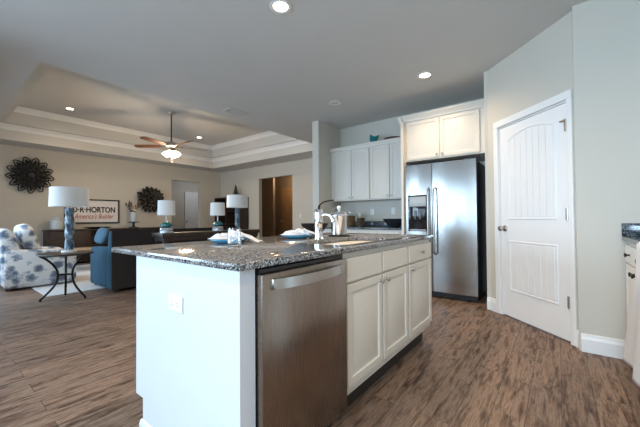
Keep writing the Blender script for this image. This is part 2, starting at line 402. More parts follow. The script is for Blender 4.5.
up_out = [(ux0,1.035),(ux1,1.035)]+arc; lo_out = [(ux0,.29),(ux1,.29),(ux1,.815),(ux0,.815)]
moulded(bm, up_out); moulded(bm, lo_out)
slab = obj('door_slab', bm, M['door'], dr, 30)
for nm, lo, hi in (('upper_panel',1.064,None),('lower_panel',.319,.786)):
    bm = NB(); n = 7; a0, a1 = ux0+.03, ux1-.03
    for i in range(n):
        p, q = a0+(a1-a0)*i/n+.003, a0+(a1-a0)*(i+1)/n-.003
        if hi: bx(bm, p,q,-.0025,.004,lo,hi,.0015,1)
        else:
            top = lambda u: 1.852+.065*math.sin(PI*(u-ux0)/(ux1-ux0))
            prism(bm, [(p,lo),(q,lo),(q,top(q)),((p+q)/2,top((p+q)/2)),(p,top(p))], 'y', -.0025, .004)
    obj(nm, bm, M['door'], dr, 0)
bm = NB(); mx = T(.232,.002,.94)@Rx(PI/2)
lathe(bm, [(0,0),(.032,0),(.032,.006),(.024,.012),(.011,.016),(.011,.035),(.02,.04),(.028,.05),(.029,.06),(.022,.07),(0,.073)], 24, mx); obj('door_handle', bm, M['nickel'], dr)
for z in (1.835,1.083,.34):
    bm = NB(); bx(bm, .952,.982,-.006,.004,z-.05,z+.05,.002); tube(bm, [(.974,-.010,z-.052),(.974,-.010,z+.052)], .007)
    if z > 1.5: bx(bm, .915,.970,-.012,-.004,z+.035,z+.05,.002)
    obj('hinge', bm, M['nickel'], dr)
# hall doors seen through the openings
d2 = thing('door_2', '', '', (-12.05,6.70,0), PI/2); d2['kind'] = 'structure'; del d2['label']; del d2['category']
bm = box(-.06,.76,-.02,.02,.0,2.2); obj('door_slab', bm, M['door'], d2, 0)
bm = NB()
for a, b in ((.10,.32),(.40,.62)):
    for c, d in ((.2,.95),(1.1,1.95)): bx(bm, a,b,-.028,-.018,c,d,.006)
obj('door_panel', bm, M['door'], d2, 0)
bm = NB(); lathe(bm, [(0,0),(.025,0),(.012,.012),(.012,.03),(.028,.045),(.02,.06),(0,.062)], 16, T(-.0,-.02,.98)@Rx(PI/2)); obj('door_handle', bm, M['nickel'], d2)
d3 = thing('door_3', '', '', (-8.77,8.86,0), 0); d3['kind'] = 'structure'; del d3['label']; del d3['category']
obj('door_slab', box(0,.86,-.02,.02,0,2.28), M['hallwood'], d3, 0)
bm = NB()
for a, b in ((.12,.40),(.48,.76)):
    for c, d in ((.2,.95),(1.1,2.1)): bx(bm, a,b,-.03,-.018,c,d,.006)
obj('door_panel', bm, M['hallwood'], d3, 0)
bm = NB(); lathe(bm, [(0,0),(.025,0),(.012,.012),(.012,.03),(.028,.045),(.02,.06),(0,.062)], 16, T(.07,-.02,.98)@Rx(PI/2)); obj('door_handle', bm, M['nickel'], d3)

# ------------------------------------------------------------------ cabinet builders (front faces local -Y, x to the right)
def front(w_, h_, t=.02, frame=.055, raised=True):
    """a cabinet front: slab with a stepped recess and raised field; x 0..w, z 0..h, front at y=-t"""
    bm = NB(); bx(bm, 0,w_,-t,0,0,h_,.0025,1)
    if not frame: return bm
    f = [q for q in bm.faces if q.normal.y < -.9 and abs(q.calc_center_median().y+t) < 1e-4]
    for th, dp in ((frame,0),(.006,-.007),(.012,-.001)) + (((.028,.0055),) if raised else ()):
        r = bmesh.ops.inset_region(bm, faces=f, thickness=th, depth=dp)
    return bm
def knob(name, par, x, y, z, m):
    bm = lathe(NB(), [(0,0),(.008,0),(.006,.004),(.0055,.012),(.012,.018),(.0155,.023),(.013,.028),(0,.031)], 20, T(x,y,z)@Rx(PI/2)); return obj(name, bm, m, par)

# ---- kitchen island
g = 'base cabinets of the island'
endp = NB()
prism(endp, [(-1.705,.187),(-1.628,.187),(-1.628,0),(-.955,0),(-.955,.14),(-.877,.14),(-.877,.882),(-1.705,.882)], 'y', .682, .75)
tag(obj('island_end_panel', endp, M['endp'], None, 0, off=(-1.3,.72,0)), 'plain white end panel of the kitchen island with a notched foot', 'cabinet panel', None, (-1.3,.72,0))
bm = NB(); prism(bm, [(-a,b) for a,b in [(0,0),(.012,0),(.012,.065),(.006,.08),(0,.085)]], 'x', -1.64, -.96); 
tag(obj('shoe_moulding', bm, M['endp'], None, 0, off=(0,0,0)), 'low white moulding along the foot of the island end panel', 'moulding', None, (0,.6815,0))
FX = -.885   # face frame plane; door faces reach -.865
def base_unit(name, label, cat, y0, wd, fronts, loc=None, rz=PI/2, m=M['cab'], depth=.60, zt=.882, zb=.136, toe=.075, group=g, km=M['nickel']):
    r = thing(name, label, cat, loc or (FX,y0,0), rz, group)
    bm = NB(); bx(bm, .001,wd-.001,.02,depth,zb,zt); bx(bm, .001,wd-.001,toe,depth,0,zb); obj('body', bm, m, r, 0)
    bm = NB(); bx(bm, .001,wd-.001,0,.02,zb,zt); obj('face_frame', bm, m, r, 0)
    obj('toe_kick', box(.001,wd-.001,toe-.006,toe,0,zb-.002), M['toe'], r, 0)
    for kind, x, z, fw, fh, kn in fronts:
        f = obj(kind, front(fw, fh, frame=0 if kind != 'door' else .055), m, r, 25); f.location = (x,-.0005,z)
        if kn: knob('knob', f, kn[0], -.02, kn[1], km)
    return r
base_unit('sink_cabinet', 'white sink base cabinet in the island right of the dishwasher', 'cabinet', 1.340, .838,
    [('false_front', .012,.728,.395,.124,None), ('false_front', .427,.728,.395,.124,None),
     ('door', .012,.186,.395,.528,(.365,.495)), ('door', .427,.186,.395,.528,(.030,.495))])
base_unit('drawer_cabinet', 'white one-drawer cabinet at the fridge end of the island', 'cabinet', 2.1785, .514,
    [('drawer', .012,.728,.49,.124,(.245,.062)), ('door', .012,.186,.49,.528,(.032,.495))])
bm = NB(); bx(bm, -1.705,-1.49,.752,2.70,.187,.882); bx(bm, -1.628,-1.49,.752,2.70,0,.187)
tag(obj('island_back_panel', bm, M['endp'], None, 0, off=(-1.6,1.7,0)), 'white back panel of the island under the countertop overhang', 'cabinet panel', None, (-1.6,1.7,0))
# dishwasher
dw = thing('dishwasher', 'stainless steel dishwasher built into the island beside the end panel', 'dishwasher', (FX,.757,0), PI/2); dw.scale = (.93,1,1)
obj('body', box(.004,.596,.012,.58,.10,.872), M['black'], dw, 0)
bm = NB(); bx(bm, 0,.599,-.040,.012,.112,.858,.005,2); obj('door', bm, M['steel_dw'], dw, 30)
obj('control_strip', box(.003,.596,-.018,.0115,.859,.8745), M['blackg'], dw, 0)
obj('toe_kick', box(.01,.59,.05,.058,.0,.108), M['black'], dw, 0)
hp = [(.045+.50*i/20, -.052-.034*math.sin(PI*i/20)**.7, .818) for i in range(21)]
bm = NB()
for i in range(20):
    a, b = Vector(hp[i]), Vector(hp[i+1])
    for dz0, dz1 in ((-.020,.020),):
        v = [bm.verts.new(p) for p in ((a.x,a.y,a.z+dz0),(b.x,b.y,b.z+dz0),(b.x,b.y,b.z+dz1),(a.x,a.y,a.z+dz1))]
        u = [bm.verts.new((p.co.x,p.co.y+.012,p.co.z)) for p in v]
        bm.faces.new(v); bm.faces.new(u[::-1]); bm.faces.new((v[3],v[2],u[2],u[3])); bm.faces.new((v[1],v[0],u[0],u[1]))
bmesh.ops.remove_doubles(bm, verts=bm.verts, dist=1e-5)
for x in (.045,.527): bx(bm, x,x+.018,-.055,-.0395,.798,.838,.002)
bmesh.ops.recalc_face_normals(bm, faces=bm.faces[:]); obj('handle', bm, M['steel'], dw, 40, 'bowed stainless handle')
# countertop with the sink cut-out
CT = .91
bm = box(-1.968,-.850,.655,2.715,.883,CT,.006,2)
top = obj('island_countertop', bm, M['granite'], None, 30)
def rounded(x0,x1,y0,y1,r,n=8):
    out = []
    for cx, cy, a in ((x1-r,y1-r,0),(x0+r,y1-r,PI/2),(x0+r,y0+r,PI),(x1-r,y0+r,3*PI/2)):
        out += [(cx+r*math.cos(a+PI/2*i/n), cy+r*math.sin(a+PI/2*i/n)) for i in range(n+1)]
    return out
SK = (-1.30,-.955,1.44,2.14)
cut = obj('cutter', prism(NB(), rounded(*SK,.09), 'z', .8, 1.0), None)
bpy.context.view_layer.update(); bool_cut(top, cut)
if not top.data.materials: top.data.materials.append(M['granite'])
tag(top, 'speckled grey granite countertop covering the kitchen island', 'countertop')
sk = NB(); rows = []
for d, z in ((-.012,.8815),(-.002,.8815),(0,.875),(.012,.72),(.03,.70),(.12,.695)):
    rows.append([sk.verts.new((x,y,z)) for x, y in rounded(SK[0]+d,SK[1]-d,SK[2]+d,SK[3]-d,max(.02,.09-d*.3))])
for a, b in zip(rows, rows[1:]):
    for i in range(len(a)): sk.faces.new((a[i-1],a[i],b[i],b[i-1]))
sk.faces.new(rows[-1]); bmesh.ops.recalc_face_normals(sk, faces=sk.faces[:])
sr = thing('kitchen_sink', 'stainless undermount sink set in the island countertop', 'sink', (0,0,0))
obj('basin', sk, mat('sink_steel', (.20,.22,.24), .14, 1), sr); obj('drain', lathe(NB(), [(0,0),(.04,0),(.045,.003),(.04,.005),(.03,.002),(0,.002)], 24, T(-1.13,1.8,.696)), M['chrome'], sr)
# faucet
fc = thing('kitchen_faucet', 'chrome single-lever faucet beside the island sink', 'faucet', (-1.365,1.76,CT), 0)
obj('body', lathe(NB(), [(0,0),(.036,0),(.036,.008),(.029,.014),(.027,.03),(.027,.10),(.031,.11),(.031,.205),(.027,.216),(.014,.222),(0,.223)], 28), M['chrome'], fc)
ang = math.radians(25)
dx, dy = math.cos(ang), math.sin(ang)
pth = bez([(dx*.012,dy*.012,.165),(dx*.045,dy*.045,.178),(dx*.075,dy*.075,.172),(dx*.098,dy*.098,.150),(dx*.108,dy*.108,.122)])
obj('spout', tube(NB(), pth, .013, 14, rr=[.013]*(len(pth)-6)+[.014,.015,.016,.016,.015,.014]), M['chrome'], fc)
lv = bez([(0,0,.218),(.006,.008,.248),(.030,.035,.272),(.075,.085,.283)]); obj('lever', tube(NB(), lv, .006, 10, rr=[.008]*8+[.005]*(len(lv)-8)), M['iron'], fc, label='dark lever handle')
# outlet on the end panel
def outlet(label, loc, rz, kind='outlet', group=None, tilt=0):
    r = thing('electrical_outlet' if kind == 'outlet' else 'light_switch', label, kind if kind == 'outlet' else 'light switch', loc, rz, group)
    r.rotation_euler = (0,tilt,rz)
    obj('cover_plate', box(-.036,.036,-.006,0,-.058,.058,.003), M['plate'], r)
    if kind == 'outlet':
        for z in (-.022,.022):
            s = obj('receptacle', lathe(NB(), [(0,0),(.016,0),(.016,.002),(0,.0025)], 20, T(0,-.006,z)@Rx(PI/2)), M['plate'], r)
            bm = NB(); bx(bm, -.007,-.0045,-.0092,-.0082,z-.004,z+.006); bx(bm, .0045,.007,-.0092,-.0082,z-.004,z+.006); obj('slot', bm, M['slot'], s, 0)
    else: obj('rocker', box(-.016,.016,-.009,-.005,-.033,.033,.002), M['plate'], r)
    return r
outlet('white electrical outlet on the island end panel', (-1.308,.682,.70), 0, tilt=PI/2)

# ------------------------------------------------------------------ kitchen back wall
def upper_unit(label, x0, wd, y, z0, z1, dws, depth=.32, group='wall cabinets', name='wall_cabinet'):
    r = thing(name, label, 'cabinet', (x0,y,z0), 0, group); h = z1-z0
    obj('body', box(.0005,wd-.0005,.0,depth,0,h), M['cab'], r, 0)
    for x, fw, side in dws:
        f = obj('door', front(fw, h-.035), M['cab'], r, 25); f.location = (x,-.0005,.018)
        knob('knob', f, fw-.03 if side == 'r' else .03, -.02, .035, M['nickel'])
    return r
upper_unit('white two-door wall cabinet next to the partition wall', -3.17,.710,4.575,1.365,2.25, [(.012,.338,'r'),(.36,.338,'l')])
upper_unit('white two-door wall cabinet next to the fridge surround', -2.459,.710,4.575,1.365,2.25, [(.012,.338,'r'),(.36,.338,'l')])
bm = NB(); prism(bm, [(4.575,2.2505),(4.555,2.2505),(4.55,2.275),(4.535,2.295),(4.53,2.31),(4.575,2.31),(4.895,2.31),(4.895,2.2505)], 'x', -3.255, -1.748)
tag(obj('cabinet_crown', bm, M['cab'], None, 0, off=(-2.5,4.7,2.25)), 'crown moulding on top of the lower row of wall cabinets', 'moulding', None, (-2.5,4.7,2.25))
bm = box(-3.264,-3.1705,4.595,4.64,1.365,2.25); tag(obj('filler_strip', bm, M['cab'], None, 0, off=(-3.26,4.6,1.365)), 'narrow white filler between partition wall and wall cabinets', 'filler', None, (-3.26,4.6,1.365))
# fridge surround, cabinet above it
tag(obj('fridge_side_panel', box(-1.746,-1.715,4.16,YK-.001,0,2.42), M['cab'], None, 0), 'tall white panel on the left side of the fridge', 'cabinet panel')
upper_unit('deep white two-door cabinet above the fridge', -1.714,1.05,4.25,1.855,2.42, [(.030,.445,'r'),(.487,.475,'l')], .64, None, 'fridge_cabinet')
pf = [(0,0),(-.014,0),(-.02,.02),(-.035,.045),(-.05,.066),(-.05,.084),(0,.084)]
bm = NB(); prism(bm, [(4.25+a,2.421+b) for a, b in pf], 'x', -1.806, -.664); prism(bm, [(-1.746+a,2.421+b) for a, b in pf], 'y', 4.19, YK-.005); bx(bm, -1.746,-.664,4.25,YK-.002,2.4208,2.495)
tag(obj('cabinet_crown', bm, M['cab'], None, 0, off=(-1.3,4.5,2.42)), 'crown moulding on top of the cabinet above the fridge', 'moulding', None, (-1.3,4.5,2.42))
# base cabinets and counter along the back wall
base_unit('base_cabinet', 'white base cabinet under the back counter by the partition wall', 'cabinet', 0, .715, [('drawer',.012,.728,.35,.124,(.175,.062)),('drawer',.372,.728,.35,.124,(.175,.062)),('door',.012,.178,.35,.536,(.32,.495)),('door',.372,.178,.35,.536,(.03,.495))], (-3.263,4.29,0), 0, group='base cabinets on the back wall')
base_unit('base_cabinet', 'white base cabinet under the back counter beside the fridge', 'cabinet', 0, .798, [('drawer',.012,.728,.35,.124,(.175,.062)),('drawer',.372,.728,.35,.124,(.175,.062)),('door',.012,.178,.35,.536,(.32,.495)),('door',.372,.178,.35,.536,(.03,.495))], (-2.546,4.29,0), 0, group='base cabinets on the back wall')
ctr = thing('back_countertop', 'dark granite countertop along the back kitchen wall', 'countertop', (-2.54,4.55,.883)); CR = .793
obj('slab', box(-.724,CR,-.29,.349,0,.030,.004), M['granite_dark'], ctr)
obj('backsplash', box(-.724,CR,.329,.349,.0305,.125,.003), M['granite_dark'], ctr)
og = 'outlets above the back counter'
outlet('white outlet on the backsplash wall nearer the canisters', (-2.60,YK,1.17), 0)
outlet('white outlet on the backsplash wall nearer the fridge', (-2.20,YK,1.18), 0)

# ---- refrigerator
fr = thing('refrigerator', 'stainless side-by-side refrigerator with water dispenser', 'refrigerator', (-1.703,4.19,0))
fr.scale = (.962,1,1)
obj('case', box(.005,.945,.075,.70,.02,1.775,.004), M['black'], fr)
def fdoor(name, x0, x1):
    poly = [(x0,.068)]+[(x0+(x1-x0)*i/12, .004-.012*math.sin(PI*i/12)) for i in range(13)]+[(x1,.068)]
    return obj(name, prism(NB(), poly, 'z', .085, 1.79), M['steel'], fr, 50)
fdoor('freezer_door', .002, .383); fdoor('fridge_door', .391, .948)
obj('grille', box(.01,.94,.03,.09,.015,.08), M['black'], fr, 0)
dp = obj('dispenser', box(.048,.325,-.014,.02,.875,1.372,.004), M['blackg'], fr)
obj('control_panel', box(.066,.307,-.017,-.0135,1.215,1.35,.002), mat('grey_display', (.42,.45,.46), .25), dp)
bm = NB(); bx(bm, .14,.17,-.03,-.0135,1.04,1.16,.004); bx(bm, .21,.24,-.03,-.0135,1.04,1.16,.004); obj('paddle', bm, mat('grey_plastic', (.12,.12,.13), .3), dp)
obj('drip_tray', box(.07,.305,-.022,-.0135,.88,.905,.003), mat('tray_grey', (.28,.28,.28), .35, .6), dp)
for x in (.347,.428):
    hp = bez([(x,-.006,1.455),(x,-.05,1.435),(x,-.058,1.33),(x,-.060,1.0),(x,-.058,.70),(x,-.05,.60),(x,-.006,.58)])
    obj('handle', tube(NB(), hp, .013, 12), M['nickel'], fr)
for x in (.02,.81): obj('hinge_cover', box(x,x+.12,.02,.075,1.79,1.81,.004), M['black'], fr)

# ---- items on the back counter and cabinets
CB = .9135
def canister(label, loc, h, r, fill):
    t = thing('glass_canister', label, 'canister', loc, 0, 'canisters on the back counter')
    obj('jar', lathe(NB(), [(0,.0),(r,.0),(r,h*.82),(r*.86,h*.88),(r*.86,h*.9),(r*.8,h*.9),(r*.8,h*.86),(r*.93,h*.8),(r*.93,.008),(0,.008)], 28), M['jarglass'], t)
    obj('contents', lathe(NB(), [(0,.009),(r*.92,.009),(r*.92,h*.70),(0,h*.73)], 24), fill, t)
    obj('lid', lathe(NB(), [(0,h*.905),(r*.9,h*.905),(r*.9,h*.95),(r*.3,h*.96),(r*.22,h),(0,h)], 24), M['nickel'], t)
canister('taller glass canister with brown contents left on back counter', (-2.85,4.60,CB), .27, .075, M['pasta'])
canister('shorter glass canister with dark contents right on back counter', (-2.66,4.60,CB), .22, .07, fabric('dark_beans', (.05,.03,.02), (.10,.05,.03), 140))
t = thing('serving_bowl', 'wide dark glass bowl on the back counter beside the fridge', 'bowl', (-2.04,4.58,CB))
obj('bowl', lathe(NB(), [(0,0),(.07,0),(.08,.01),(.17,.10),(.19,.135),(.183,.137),(.16,.10),(.07,.02),(0,.016)], 36), M['darkc'], t)
t = thing('teal_vase', 'glossy teal fan-shaped vase on top of the wall cabinets', 'vase', (-2.46,4.70,2.3105), .3)
bm = NB(); prism(bm, [(-.035,0),(.035,0),(.075,.09),(.10,.15),(.02,.125),(-.05,.175),(-.06,.08)], 'y', -.035, .035, bev=.014); obj('vase_body', bm, M['teal'], t, 50)
t = thing('wooden_tray', 'low dark wooden tray lying on top of the wall cabinets', 'tray', (-2.10,4.70,2.3105))
obj('tray_body', lathe(NB(), [(0,0),(.09,0),(.14,.025),(.155,.036),(.15,.040),(.13,.03),(.09,.01),(0,.008)], 30), M['mwood'], t)

# ---- items on the island
def place_setting(px, py, rz, label_p, label_n):
    t = thing('dinner_plate', label_p, 'plate', (px,py,CT+.0003), 0, 'blue plates on the island')
    obj('plate_body', lathe(NB(), [(0,0),(.07,0),(.10,.010),(.116,.020),(.117,.023),(.112,.024),(.095,.016),(.06,.007),(0,.006)], 36), M['bluepl'], t)
    obj('upper_rim', lathe(NB(), [(0,.0075),(.055,.0085),(.085,.018),(.090,.0235),(.085,.0235),(.055,.013),(0,.012)], 36), M['bluepl'], t)
    n = NB(); N = 22
    for layer in range(2):
        g_ = [[None]*(N+1) for _ in range(N+1)]
        for i in range(N+1):
            for j in range(N+1):
                u, v = i/N-.5, j/N-.5
                x = u*(.22-.05*layer)+.02*math.sin(7*v+layer*2); y = v*(.15-.03*layer)+.015*math.sin(9*u)
                z = .029+layer*.014+.018*math.exp(-(u*u+v*v)*9)+.007*math.sin(14*u+5*v+layer)+.006*math.sin(17*v-6*u)
                e = max(abs(u),abs(v))*2; z -= .010*max(0,e-.8)/.2*(1)
                g_[i][j] = n.verts.new((x,y,max(z,.0265)))
        for i in range(N):
            for j in range(N): n.faces.new((g_[i][j],g_[i+1][j],g_[i+1][j+1],g_[i][j+1]))
    N2 = 24; g2 = [[None]*(9) for _ in range(N2+1)]      # folded tail falling onto the stone
    for i in range(N2+1):
        for j in range(9):
            u, v = i/N2, j/8-.5
            z = .056*(1-u)**1.1+.006+.012*(1-u)*math.sin(20*v)+.004*math.sin(9*u+8*v)
            g2[i][j] = n.verts.new((.05+u*.15, v*(.10+.03*u)+.012*math.sin(6*u), max(.003 if u > .55 else .0275-.06*max(0,u-.25), z)))
    for i in range(N2):
        for j in range(8): n.faces.new((g2[i][j],g2[i+1][j],g2[i+1][j+1],g2[i][j+1]))
    o = obj('cloth_napkin', n, M['napk'], None, 80); tag(o, label_n, 'napkin', 'napkins on the island', (px,py,CT+.0005), rz)
    md = o.modifiers.new('thick', 'SOLIDIFY'); md.thickness = .003; md.offset = 1
place_setting(-1.665,1.215,math.radians(38), 'blue plate behind the water glass on the near end of the island', 'crumpled white napkin on the blue plate behind the water glass')
place_setting(-1.60,1.79,math.radians(38), 'blue plate beside the chrome faucet on the island', 'crumpled white napkin on the blue plate beside the faucet')
t = thing('drinking_glass', 'clear drinking glass in front of the near blue plate on the island', 'glass', (-1.455,1.095,CT+.0003))
obj('glass_body', lathe(NB(), [(0,0),(.030,0),(.037,.012),(.040,.045),(.037,.080),(.034,.100),(.0325,.100),(.0345,.080),(.0375,.045),(.034,.016),(.02,.009),(0,.008)], 36), M['glass'], t)
t = thing('steel_canister', 'lidded stainless canister on a dark round trivet behind the sink', 'canister', (-1.45,2.15,CT+.0125))
tag(obj('trivet', lathe(NB(), [(0,0),(.085,0),(.09,.004),(.09,.008),(.085,.012),(0,.012)], 32), M['iron'], None), 'dark round trivet under the stainless canister on the island', 'trivet', None, (-1.45,2.15,CT+.0003))
obj('body', lathe(NB(), [(0,0),(.060,0),(.066,.006),(.066,.15),(.069,.156),(.069,.162),(0,.162)], 36), M['chrome'], t)
obj('lid', lathe(NB(), [(0,.1625),(.066,.1625),(.067,.172),(.055,.190),(.02,.200),(0,.201)], 36), M['chrome'], t)
obj('lid_knob', lathe(NB(), [(0,.2005),(.008,.2005),(.008,.208),(.018,.220),(.020,.232),(.012,.242),(0,.244)], 20), M['whitec'], t, label='pale round knob')
obj('bail_handle', tube(NB(), bez([(-.072,0,.12),(-.078,0,.17),(-.06,0,.215),(0,0,.235+.0),(.06,0,.215),(.078,0,.17),(.072,0,.12)]), .0035, 8), M['chrome'], t)
t = thing('black_bowl', 'wide black bowl on the far corner of the island behind the faucet', 'bowl', (-1.83,2.30,CT+.0003))
obj('bowl_body', lathe(NB(), [(0,0),(.05,0),(.06,.01),(.12,.075),(.135,.105),(.128,.106),(.11,.075),(.05,.018),(0,.015)], 36), M['blackg'], t)

# ---- right-hand cabinet run
base_unit('base_cabinet', 'white base cabinet in the right corner under dark granite', 'cabinet', 0, .80,
    [('drawer',.015,.728,.372,.124,(.186,.062)),('drawer',.410,.728,.372,.124,(.186,.062)),('door',.015,.178,.372,.536,(.34,.50)),('door',.410,.178,.372,.536,(.03,.50))], (.41,3.205,0), -PI/2, M['trim'], group=None, km=M['bronze'])
base_unit('base_cabinet', 'white base cabinet behind the hanging white cloth', 'cabinet', 0, .80,
    [('drawer',.015,.728,.372,.124,None),('drawer',.410,.728,.372,.124,None),('door',.015,.178,.372,.536,None),('door',.410,.178,.372,.536,None)], (.41,2.404,0), -PI/2, M['trim'], group=None, km=M['bronze'])
rc = thing('corner_countertop', 'dark granite countertop with side splash in the right corner', 'countertop', (.70,2.8,.883))
obj('slab', box(-.325,.345,-1.2,.409,0,.030,.004), M['granite_dark'], rc); obj('backsplash', box(-.325,.345,.389,.409,.0305,.125,.003), M['granite_dark'], rc)
bm = NB(); N = 36; G = [[None]*(N+1) for _ in range(N+1)]
for i in range(N+1):
    for j in range(N+1):
        u, v = i/N, j/N                      # u along Y, v along the drop: over the counter edge, then down
        yl = 2.48+.10*v+.50*max(0,v-.38)**.85; yr = 1.95-.12*v
        y = yr+(yl-yr)*u
        if v < .12: x, z = .50-(v/.12)*.142, .9185
        else: t_ = (v-.12)/.88; x, z = .352-.012*t_-.016*t_*math.sin(u*21+t_), .9185-.80*t_
        G[i][j] = bm.verts.new((x, y, z))
for i in range(N):
    for j in range(N): bm.faces.new((G[i][j],G[i+1][j],G[i+1][j+1],G[i][j+1]))
o = obj('hanging_cloth', bm, M['white'], None, 80, off=(.36,2.3,.9)); o.modifiers.new('thick','SOLIDIFY').thickness = .004
tag(o, 'white cloth hanging over the edge of the right corner countertop', 'cloth', None, (.36,2.3,.9))

# ------------------------------------------------------------------ ceiling fixtures
def downlight(label, x, y, z, lit=True, power=None):
    t = thing('recessed_light', label, 'ceiling light', (x,y,z), 0, 'recessed ceiling lights')
    obj('trim_ring', lathe(NB(), [(.058,-.001),(.085,-.001),(.088,-.006),(.08,-.009),(.06,-.006)], 32, close=True), M['trim'], t)
    obj('lens', lathe(NB(), [(0,-.003),(.0575,-.003),(.0575,-.001),(0,-.001)], 32), M['canlit'] if lit else mat('unlit_lens', (.62,.60,.55), .4), t)
    if lit:
        l = bpy.data.lights.new('downlight_lamp', 'SPOT'); l.energy = power or CAN_POWER*4; l.color = WARM; l.spot_size = math.radians(150); l.spot_blend = .9; l.shadow_soft_size = .06
        o = bpy.data.objects.new('downlight_lamp', l); C.objects.link(o); o.parent = t; o.location = (0,0,-.02)
downlight('lit recessed ceiling light nearest the camera at the top edge', -1.73,1.756,CE)
downlight('lit recessed ceiling light in front of the fridge', -1.23,3.67,CE, True, 66)
downlight('unlit recessed ceiling light in front of the wall cabinets', -2.575,3.73,CE, False)
for x, y, q in ((-.05,1.756,'between island and corner counter'),(-.05,-.2,'over the right end of the breakfast area'),(-1.73,-.2,'over the breakfast area behind the island end')): downlight('added fill downlight '+q+', unseen above the frame', x, y, CE, True, 48)  # unseen downlights added to warm the right wall, island fronts and floor
downlight('lit recessed light in the tray ceiling over the armchair', -8.20,1.96,Z2, True, 34)
downlight('lit recessed light in the tray ceiling right of the fan', -8.20,4.96,Z2, True, 34)
downlight('lit recessed light in the tray ceiling behind the ceiling edge, above the sofa end', -5.26,1.96,Z2, True, 30)
downlight('lit recessed light in the tray ceiling behind the ceiling edge, near the back opening', -5.26,4.96,Z2, True, 42)
t = thing('ceiling_vent', 'white slotted air vent in the kitchen ceiling', 'vent', (-4.02,3.07,CE))
bm = NB(); bx(bm, -.09,.09,-.19,-.165,-.010,-.001); bx(bm, -.09,.09,.165,.19,-.010,-.001); bx(bm, -.09,-.07,-.165,.165,-.010,-.001); bx(bm, .07,.09,-.165,.165,-.010,-.001); obj('frame', bm, M['ceil'], t, 0)
bm = NB()
for i in range(7): bx(bm, -.068+.0195*i,-.056+.0195*i,-.164,.164,-.008,-.002)
obj('louvre', bm, M['ceil'], t, 0)
# ceiling fan
fn = thing('ceiling_fan', 'ceiling fan with wooden blades and lit glass shades over the living room', 'ceiling fan', (-6.73,3.40,Z2))
obj('canopy', lathe(NB(), [(0,-.001),(.075,-.001),(.07,-.03),(.035,-.075),(.02,-.08),(0,-.08)], 28), M['nickel'], fn)
obj('downrod', tube(NB(), [(0,0,-.075),(0,0,-.665)], .014, 12), M['bronze'], fn)
obj('motor', lathe(NB(), [(0,-.64),(.03,-.645),(.05,-.67),(.13,-.69),(.145,-.72),(.14,-.77),(.10,-.795),(.05,-.80),(.05,-.84),(.07,-.85),(.07,-.87),(0,-.875)], 32), M['nickel'], fn)
for i in range(5):
    a = math.radians(3+72*i); mx = Rz(a)
    irn = obj('blade_iron', bx(NB(), .10,.24,-.018,.018,-.772,-.762,.003,mx=mx), M['nickel'], fn)
    poly = [(.20,-.055),(.45,-.070),(.74,-.068),(.79,-.04),(.80,0),(.79,.04),(.74,.068),(.45,.070),(.20,.055)]
    obj('blade', prism(NB(), poly, 'z', -.004, .004, mx=mx@T(0,0,-.758)@Rx(math.radians(12))), M['blade'], fn)
for i in range(4):
    a = math.radians(40+90*i); mx = Rz(a)@T(.075,0,-.875)@Ry(math.radians(-38))
    s = obj('glass_shade', lathe(NB(), [(.02,0),(.028,-.012),(.05,-.05),(.066,-.095),(.07,-.115),(.066,-.115),(.046,-.05),(.022,-.012)], 24, mx), M['bulb'], fn)
for x, L in ((.03,.17),(-.03,.12)): obj('pull_chain', tube(NB(), [(x,0,-.87),(x,0,-.87-L-.08)], .003, 6), M['nickel'], fn)
l = bpy.data.lights.new('fan_lamp', 'POINT'); l.energy = FAN_POWER; l.color = WARM; l.shadow_soft_size = .12
o = bpy.data.objects.new('fan_lamp', l); C.objects.link(o); o.parent = fn; o.location = (0,0,-1.09)
l = bpy.data.lights.new('passage_lamp', 'POINT'); l.energy = 30; l.color = (1,.72,.42); l.shadow_soft_size = .1
o = bpy.data.objects.new('passage_lamp', l); C.objects.link(o); o.location = (-7.7,8.3,2.5)
l = bpy.data.lights.new('hall_lamp', 'POINT'); l.energy = 10; l.color = (.85,.9,1); l.shadow_soft_size = .2
o = bpy.data.objects.new('hall_lamp', l); C.objects.link(o); o.location = (-10.9,6.9,2.4)

# ------------------------------------------------------------------ living room
outlet('white light switch on the back wall beside the opening', (-5.88,YB,1.14), 0, 'switch')
# console table along the left wall
CX0, CX1, CY0, CY1, CH = -9.70,-9.28,1.83,4.62,.84
cs = thing('media_console', 'long dark wood console against the left wall under the framed sign', 'console', (-9.49,3.22,0))
hx, hy = .21, (CY1-CY0)/2
obj('table_top', box(-hx-.01,hx+.015,-hy-.02,hy+.02,CH-.035,CH,.004), M['dwood'], cs)
bm = NB()
for y in (-hy,-hy*.42,hy*.42-.03,hy-.03): bx(bm, -hx,hx,y,y+.03,.06,CH-.036)
bx(bm, -hx,-hx+.012,-hy,hy,.06,CH-.036); bx(bm, -hx,hx,-hy,hy,.06,.09); obj('carcase', bm, M['dwood'], cs, 0)
obj('shelf', box(-hx+.013,hx-.01,-hy*.42+.031,hy*.42-.031,.44,.465), M['dwood'], cs, 0)
for y0, y1 in ((-hy+.03,-hy*.42),(hy*.42,hy-.03)):
    d = obj('door', box(hx-.016,hx+.006,y0+.004,y1-.004,.10,CH-.045,.003), M['dwood'], cs)
    obj('knob', lathe(NB(), [(0,0),(.008,0),(.008,.015),(.014,.02),(0,.028)], 14, T(hx+.006,(y1-.05 if y0 < 0 else y0+.05),.45)@Ry(PI/2)), M['iron'], d)
bm = NB()
for y in (-hy+.02,hy-.07):
    for x in (-hx+.02,hx-.07): bx(bm, x,x+.05,y,y+.05,0,.0595)
obj('foot', bm, M['dwood'], cs, 0)
